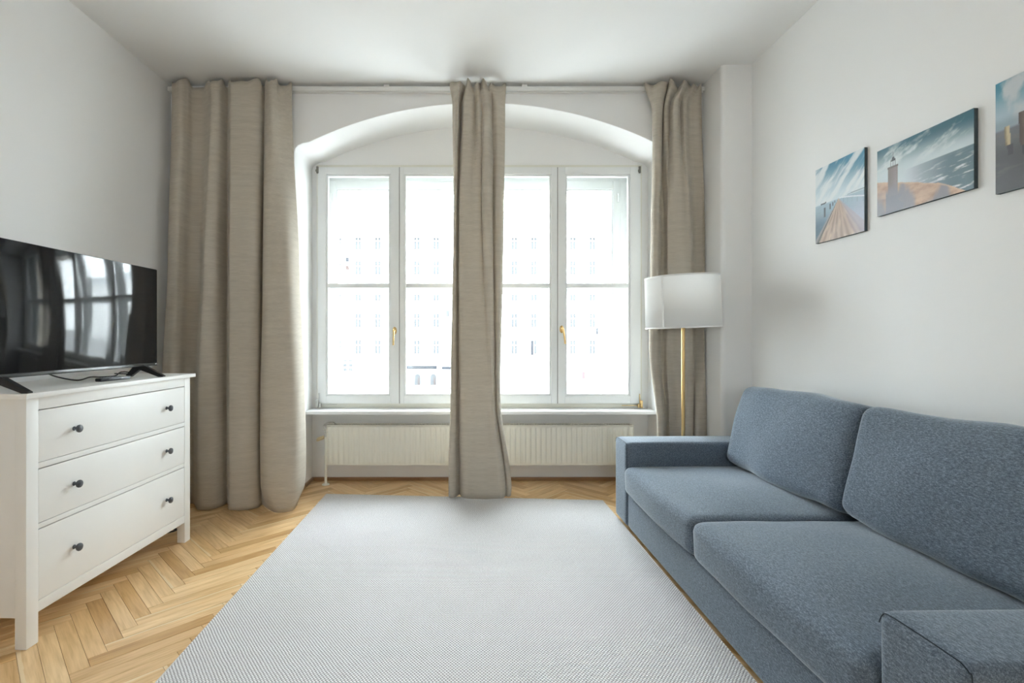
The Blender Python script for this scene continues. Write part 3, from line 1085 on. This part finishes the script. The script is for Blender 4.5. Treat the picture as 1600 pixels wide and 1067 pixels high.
for ch in sf.children:
    ch.location = ch.location - Vector((1.43, 3.2, 0))

# ------------------------------------------------------------------ floor lamp
lx, ly = 1.434, 3.408
lamp = empty('floor_lamp', (lx, ly, 0))
tag(lamp, 'floor lamp with white drum shade and brass pole behind the sofa', 'floor lamp')
obj('base', lathe(bmesh.new(), [(0, 0.0005), (.098, .0005), (.10, .004), (.10, .016), (.096, .020), (.02, .022), (.012, .035), (0, .035)], 40, cap=False), 'brass_satin', lamp)
bm = lathe(bmesh.new(), [(.0115, .02), (.0115, 1.40), (.007, 1.405), (.007, 1.46)], 20)
obj('pole', bm, 'brass_satin', lamp)
shade_rot = (0, R(-1.8), 0)
SZ0, SZ1, SR = 1.247, 1.590, .240
bm = bmesh.new()
lathe(bm, [(SR, 0), (SR - .004, SZ1 - SZ0)], 72, cap=False)
sh = obj('lamp_shade', bm, 'lamp_shade_cloth', lamp, (0, 0, SZ0), shade_rot, ang=60)
sm = sh.modifiers.new('cloth_thickness', 'SOLIDIFY')
sm.thickness = .002
for z, r in ((.004, SR), (SZ1 - SZ0 - .004, SR - .004)):
    bm = lathe(bmesh.new(), [(r - .004, z - .005), (r + .0015, z - .005), (r + .0015, z + .005), (r - .004, z + .005), (r - .004, z - .005)], 72, cap=False)
    obj('rim_tape', bm, 'shade_lining', sh)
sa = R(218)
bm = B(-.006, .006, -.0008, .0012, 0, SZ1 - SZ0)
obj('shade_seam', bm, 'shade_lining', sh, (math.cos(sa) * SR, math.sin(sa) * SR, 0), (0, 0, sa + R(90)))
bm = bmesh.new()
for k in range(3):
    a = R(30 + 120 * k)
    tube(bm, [(0, 0, .17), (math.cos(a) * (SR - .004), math.sin(a) * (SR - .004), .17)], .0018, 6)
lathe(bm, [(.008, .165), (.02, .165), (.02, .175), (.008, .175)], 16, cap=False)
obj('shade_ring', bm, 'steel', sh)
obj('socket', lathe(bmesh.new(), [(0, 1.37), (.017, 1.37), (.018, 1.42), (0, 1.42)], 20, cap=False), 'plastic_black', lamp)
obj('bulb', lathe(bmesh.new(), [(.012, 1.42), (.016, 1.435), (.029, 1.465), (.029, 1.49), (.018, 1.512), (.002, 1.518)], 24), 'shade_lining', lamp)

# ------------------------------------------------------------------ canvas prints on the right wall
def srgb(r, g, b):
    f = lambda c: (c / 12.92 if c <= .04045 else ((c + .055) / 1.055) ** 2.4)
    return (f(r / 255), f(g / 255), f(b / 255))
def mixc(a, b, t):
    t = max(0, min(1, t))
    return tuple(x * (1 - t) + y * t for x, y in zip(a, b))
def sst(a, b, x):
    t = max(0, min(1, (x - a) / (b - a)))
    return t * t * (3 - 2 * t)
def fb(x, y, z=0, oct=4):
    s, a, t = 0, .5, 0
    for i in range(oct):
        s += a * noise.noise(Vector((x, y, z + i * 7.1)))
        t += a
        x, y, a = x * 2.03, y * 2.03, a * .5
    return s / t

def art_pier(u, v):
    # sky with streaks of cloud fanning out from the horizon
    dx, dy = u - .5, v - .42
    ang = math.atan2(dy, dx)
    rad = math.hypot(dx, dy)
    c = mixc(srgb(196, 210, 216), srgb(64, 130, 158), sst(.50, 1.0, v + .15 * (u - .5)))
    wv = .25 * fb(u * 3, v * 3, 6.1)
    cl = .10 + fb(u * 2.5 - v * 1.2 + wv, v * 5 - u * 2.6 + wv, 3.3) + .55 * fb(u * 6 - v * 3 + wv, v * 12 - u * 7 + wv * 3, 8.8)
    c = mixc(c, srgb(216, 222, 224), sst(-.10, .38, cl))
    if v < .51:
        wt = mixc(srgb(150, 172, 186), srgb(70, 100, 118), sst(.5, .18, v) * sst(.75, .1, u))
        wt = mixc(wt, srgb(168, 176, 192), sst(.55, .9, u) * sst(.5, .2, v))
        wt = mixc(wt, srgb(110, 135, 152), .4 * sst(.1, .5, fb(u * 6, v * 40, 5)))
        c = mixc(c, wt, sst(.515, .49, v))
    # headland and horizon line
    if .68 < u and abs(v - (.515 + .02 * (u - .8))) < .006:
        c = mixc(c, srgb(90, 115, 130), .8)
    if .12 < u < .24 and abs(v - .505 - .05 * (u - .12)) < .010:
        c = srgb(62, 72, 78)
    # the pier itself
    if v < .505:
        t = (.505 - v) / .505
        xl = .50 - .48 * t
        xr = .505 + .66 * t
        if xl < u < xr:
            s = (u - xl) / max(xr - xl, 1e-4)
            pl = srgb(176, 152, 134)
            pl = mixc(pl, srgb(142, 118, 102), .5 + .5 * math.sin(s * 55) if t > .25 else .4)
            pl = mixc(pl, srgb(196, 172, 150), sst(-.1, .5, fb(s * 14, t * 3, 2.2)))
            pl = mixc(pl, srgb(166, 160, 174), sst(.62, .95, s) * .9)
            c = mixc(pl, srgb(190, 180, 172), .5 * sst(.12, 0, t))
            if s < .05:
                c = srgb(84, 82, 82)
        if xl - .05 * t - .01 < u < xl and t > .25:
            c = mixc(c, srgb(150, 142, 138), .7)
    for pu, v0, v1, wd in ((.205, .32, .45, .020), (.325, .40, .475, .014), (.385, .435, .485, .010), (.43, .46, .495, .007)):
        if abs(u - pu) < wd and v0 < v < v1:
            c = srgb(62, 70, 76)
    for k in range(7):
        pu = .53 + .07 * k + .004 * k * k
        if pu < 1 and abs(u - pu) < .005 and .50 - .018 * k - .045 < v < .51 - .018 * k:
            c = mixc(c, srgb(120, 135, 150), .6)
    if u > .52 and abs(v - (.508 - .13 * (u - .5) ** 1.3 * 1.6)) < .007:
        c = srgb(222, 226, 232)
    return c

def art_lighthouse(u, v):
    c = mixc(srgb(190, 204, 208), srgb(52, 100, 116), sst(.62, 1.02, v + .10 * u))
    cl = .05 + fb(u * 3.2 - v * 1.5, v * 5.5 - u * 2.2, 1.9, 5) + .35 * fb(u * 14, v * 18 - u * 9, 4.2)
    c = mixc(c, srgb(206, 214, 214), sst(-.02, .42, cl) * (1 - .5 * sst(.85, 1, v)))
    c = mixc(c, srgb(198, 208, 212), sst(.75, .55, v) * .7)
    if v < .56 and u > .25:
        sea = mixc(srgb(92, 116, 126), srgb(170, 180, 188), sst(.85, .35, u))
        sea = mixc(sea, srgb(206, 210, 216), sst(.05, .40, fb(u * 7 + v * 6, v * 34 - u * 4, 6.6)) * sst(.58, .36, v))
        sea = mixc(sea, srgb(196, 202, 210), sst(.55, .28, u))
        c = mixc(c, sea, sst(.565, .55, v) * sst(.25, .45, u))
    tab = ((0, .526), (.25, .417), (.45, .327), (.6, .245), (.68, .215), (.75, .165), (.93, .0), (1.01, -.1))
    for (ua, ea), (ub, eb) in zip(tab, tab[1:]):
        if ua <= u <= ub:
            edge = ea + (eb - ea) * (u - ua) / (ub - ua)
    edge += .012 * fb(u * 14, 2, 4)
    if v < edge:
        d = edge - v
        sand = mixc(srgb(198, 166, 142), srgb(160, 130, 110), sst(-.3, .4, fb(u * 7, v * 12, 2.7)))
        shd = srgb(136, 132, 138)
        k = sst(.02, .32, fb(u * 3.1 + 1.3, v * 6 + d * 5, 9.2) + .55 * d / .4)
        c = mixc(sand, shd, k)
        if u < .35:
            c = mixc(c, srgb(128, 128, 138), sst(.10, .20, d) * (1 if .11 < u < .29 + .1 * fb(v * 9, 1) else .25))
        if d < .02:
            c = mixc(c, srgb(206, 172, 148), .6)
    if .135 + .004 * (.68 - v) * 0 < u < .25 and .24 < v < .675:
        s = (u - .135) / .115
        c = mixc(srgb(126, 114, 112), srgb(146, 134, 132), sst(.2, .9, s))
        c = mixc(c, srgb(104, 94, 94), .35 * sst(.0, .4, fb(u * 60, v * 60, 3)))
        c = mixc(c, srgb(132, 130, 138), sst(.46, .26, v))
    if .128 < u < .257 and .655 < v < .685:
        c = srgb(108, 98, 98)
    if .165 < u < .225 and .685 < v < .79:
        if u < .172 or u > .218 or .70 < v < .705 or abs(u - .195) < .004:
            c = srgb(70, 76, 80)
    if .172 < u < .222 and .76 < v < .82 and abs(u - .197) < .028 * (1 - (v - .76) / .09):
        c = srgb(66, 74, 80)
    if abs(u - .196) < .004 and .81 < v < .90:
        c = srgb(90, 96, 100)
    return c

def art_posts(u, v):
    c = mixc(srgb(168, 186, 196), srgb(70, 138, 160), sst(.66, .98, v))
    c = mixc(c, srgb(190, 196, 200), sst(-.02, .40, fb(u * 5 + v * 2, v * 4 - u * 3, 5.4, 5)))
    c = mixc(c, srgb(132, 148, 160), sst(.70, .60, v) * .7)
    hz = .575
    if v < hz:
        g = mixc(srgb(108, 110, 116), srgb(84, 85, 90), sst(.55, .3, v))
        g = mixc(g, srgb(118, 114, 112), sst(.0, .5, fb(u * 4, v * 18, 7.7)) * .6)
        c = mixc(c, g, sst(hz, hz - .03, v))
    for pu, w_, v0, v1, tn in ((.112, .026, .41, .585, (196, 180, 146)), (.27, .05, .37, .66, (112, 96, 88)), (.45, .05, .30, .72, (120, 104, 92)), (.66, .07, .22, .80, (108, 94, 86)), (.88, .08, .15, .86, (116, 100, 90))):
        x0 = pu + .05 * (v1 - v)
        if abs(u - x0) < w_ and v0 < v < v1:
            s = (u - x0) / w_
            c = mixc(srgb(*tn), srgb(70, 62, 58), sst(.1, -1, s) * .7 + .3 * sst(0, .5, fb(u * 40, v * 10, 2)))
        elif abs(u - x0 - .02) < w_ and v0 - .09 < v <= v0:
            c = mixc(c, srgb(58, 58, 62), .75)
    return c

def canvas(name, label, y_near, y_far, z0, z1, art, nu, nv):
    root = empty(name, (XR, (y_near + y_far) / 2, (z0 + z1) / 2))
    tag(root, label, 'picture', 'canvas prints on the right wall')
    hw, hh = (y_far - y_near) / 2, (z1 - z0) / 2
    th = .016
    obj('stretcher', B(-th + .001, -.0005, -hw, hw, -hh, hh, .001), 'canvas_edge', root)
    me = bpy.data.meshes.new('print')
    vs, cols, fs = [], [], []
    for j in range(nv + 1):
        for i in range(nu + 1):
            u, v = i / nu, j / nv
            vs.append((-th - .0004, hw - 2 * hw * u, -hh + 2 * hh * v))
            cols.append(art(u, v))
    for j in range(nv):
        for i in range(nu):
            a = j * (nu + 1) + i
            fs.append((a, a + nu + 1, a + nu + 2, a + 1))
    # wrap the print a little over the edges so it has a body
    me.from_pydata(vs, [], fs)
    at = me.color_attributes.new('print', 'FLOAT_COLOR', 'POINT')
    buf = []
    for c in cols:
        buf += [c[0], c[1], c[2], 1]
    at.data.foreach_set('color', buf)
    me.materials.append(M['canvas_print'])
    o = bpy.data.objects.new('print', me)
    COL.objects.link(o)
    o.parent = root
    sm = o.modifiers.new('canvas_thickness', 'SOLIDIFY')
    sm.thickness = .0012
    sm.offset = 1 if False else -1
    return root
canvas('canvas_print', 'canvas print of a wooden pier under streaky clouds, nearest the window', 2.462, 2.808, 1.702, 2.110, art_pier, 130, 150)
canvas('canvas_print.001', 'wide canvas print of a lighthouse on sandy dunes by the sea', 1.926, 2.383, 1.752, 2.058, art_lighthouse, 190, 130)
canvas('canvas_print.002', 'canvas print of wooden posts on a dark beach, cut by the frame', 1.495, 1.846, 1.705, 2.106, art_posts, 120, 140)

# ------------------------------------------------------------------ across the square: facade seen through the window
FY = 90.0
ZG = -7.7
structure(obj('ground_square', B(-140, 140, 4.8, 150, ZG - .5, ZG), 'plaza_paving'))
bd = empty('building', (0, FY, ZG))
tag(bd, 'pale townhouse across the square seen through the window panes', 'building')
obj('wall', B(-75, 75, 0, 12, 0, 27.5), 'facade', bd)
bm = bmesh.new()
for z0, z1, d in ((4.35, 4.6, .35), (26.6, 27.5, .8), (9.2, 9.4, .2)):
    bx(bm, -75, 75, -d, 0, z0, z1)
obj('cornice', bm, 'facade', bd)
obj('roof', prism(bmesh.new(), [(-.6, 27.5), (12.5, 27.5), (9, 32), (3, 32)], 'X', -75, 75), 'roof_tin', bd)
def win_mesh(w_, h, mat):
    bm = bmesh.new()
    for a in ((-w_ / 2 - .18, -w_ / 2, -.1, h + .15), (w_ / 2, w_ / 2 + .18, -.1, h + .15), (-w_ / 2, w_ / 2, h, h + .15), (-w_ / 2 - .25, w_ / 2 + .25, -.25, 0)):
        bx(bm, a[0], a[1], -.12, 0, a[2], a[3])
    for a in ((-.05, .05, 0, h), (-w_ / 2, w_ / 2, h * .62, h * .66)):
        bx(bm, a[0], a[1], -.06, 0, a[2], a[3])
    me = bpy.data.meshes.new('window')
    bm.to_mesh(me)
    bm.free()
    me.materials.append(M['facade'])
    bm = bmesh.new()
    for s in (-1, 1):
        for z0, z1 in ((.04, h * .62 - .02), (h * .66 + .02, h - .03)):
            x0, x1 = sorted((s * .06, s * (w_ / 2 - .02)))
            bx(bm, x0, x1, -.03, 0, z0, z1)
    mp = bpy.data.meshes.new('pane')
    bm.to_mesh(mp)
    bm.free()
    mp.materials.append(M[mat])
    return me, mp
kinds = {'pale': win_mesh(1.0, 2.45, 'facade_pale'), 'dark': win_mesh(1.0, 2.45, 'facade_dark')}
darks = {(1, 0): 'dark', (0, 0): 'pale'}
for r, zc in enumerate((-.55, 4.15, 8.85, 13.5, 18.0)):
    for k in range(-6, 12):
        x = 11.28 - 3.47 * k
        me, mp = kinds['pale']
        o = bpy.data.objects.new('window', me)
        COL.objects.link(o)
        o.parent = bd
        o.location = (x, 0, zc - 1.22 - ZG)
        p = bpy.data.objects.new('pane', mp)
        COL.objects.link(p)
        p.parent = o
# a few windows whose dark opening shows
def dark_leaf(x0, x1, z0, z1, mat='facade_dark'):
    obj('open_sash', B(x0, x1, -.16, -.02, z0 - ZG, z1 - ZG), mat, bd)
dark_leaf(10.75, 11.25, -2.0, .5)
dark_leaf(22.3, 22.75, 1.5, 2.9)
dark_leaf(-22.2, -21.6, 14.6, 15.4)
dark_leaf(-22.2, -21.6, 13.2, 13.9, 'facade_brown')
for i in range(2):
    for j in range(3):
        dark_leaf(-22.6 + i * 1.0, -21.95 + i * 1.0, -4.8 + j * .75, -4.3 + j * .75, 'facade_pale')
dark_leaf(-4.35, -3.6, 4.9, 6.0, 'facade_pale')
for x in (-9.4, -6.6, -2.6):
    bm = bmesh.new()
    poly = [(-.55, 0), (.55, 0), (.55, 1.5)] + [(.55 * math.cos(R(a)), 1.5 + .55 * math.sin(R(a))) for a in range(15, 180, 15)] + [(-.55, 1.5)]
    prism(bm, poly, 'Y', -.05, 0)
    obj('shop_door', bm, 'facade_pale', bd, (x, 0, .35))
    obj('door_leaf', B(x + .1, x + .32, -.1, 0, .4, 1.75), 'facade_brown', bd)
sg = obj('shop_sign', B(-11.3, -5.95, -.30, -.06, 3.25, 3.85), 'facade_sign', bd)
obj('shop_sign', B(-5.1, -2.2, -.30, -.06, 3.2, 3.68), 'facade_sign', bd)
fc = bpy.data.curves.new('sign_letters', 'FONT')
fc.body = 'TAINBOTTEGA'
fc.size = .62
fc.extrude = .02
fc.align_x = 'CENTER'
ft = bpy.data.objects.new('sign_letters_curve', fc)
COL.objects.link(ft)
bpy.context.view_layer.update()
fme = bpy.data.meshes.new_from_object(ft.evaluated_get(bpy.context.evaluated_depsgraph_get()))
bpy.data.objects.remove(ft)
fo = bpy.data.objects.new('sign_letters', fme)
fme.materials.clear()
fme.materials.append(M['facade_letters'])
COL.objects.link(fo)
fo.parent = sg
fo.location = (-8.6, -.33, 3.33)
fo.rotation_euler = (R(90), 0, 0)
obj('banner', B(19.7, 20.3, -.5, -.4, 1.5, 2.8), 'facade_red', bd)

print('planks', n_ind)
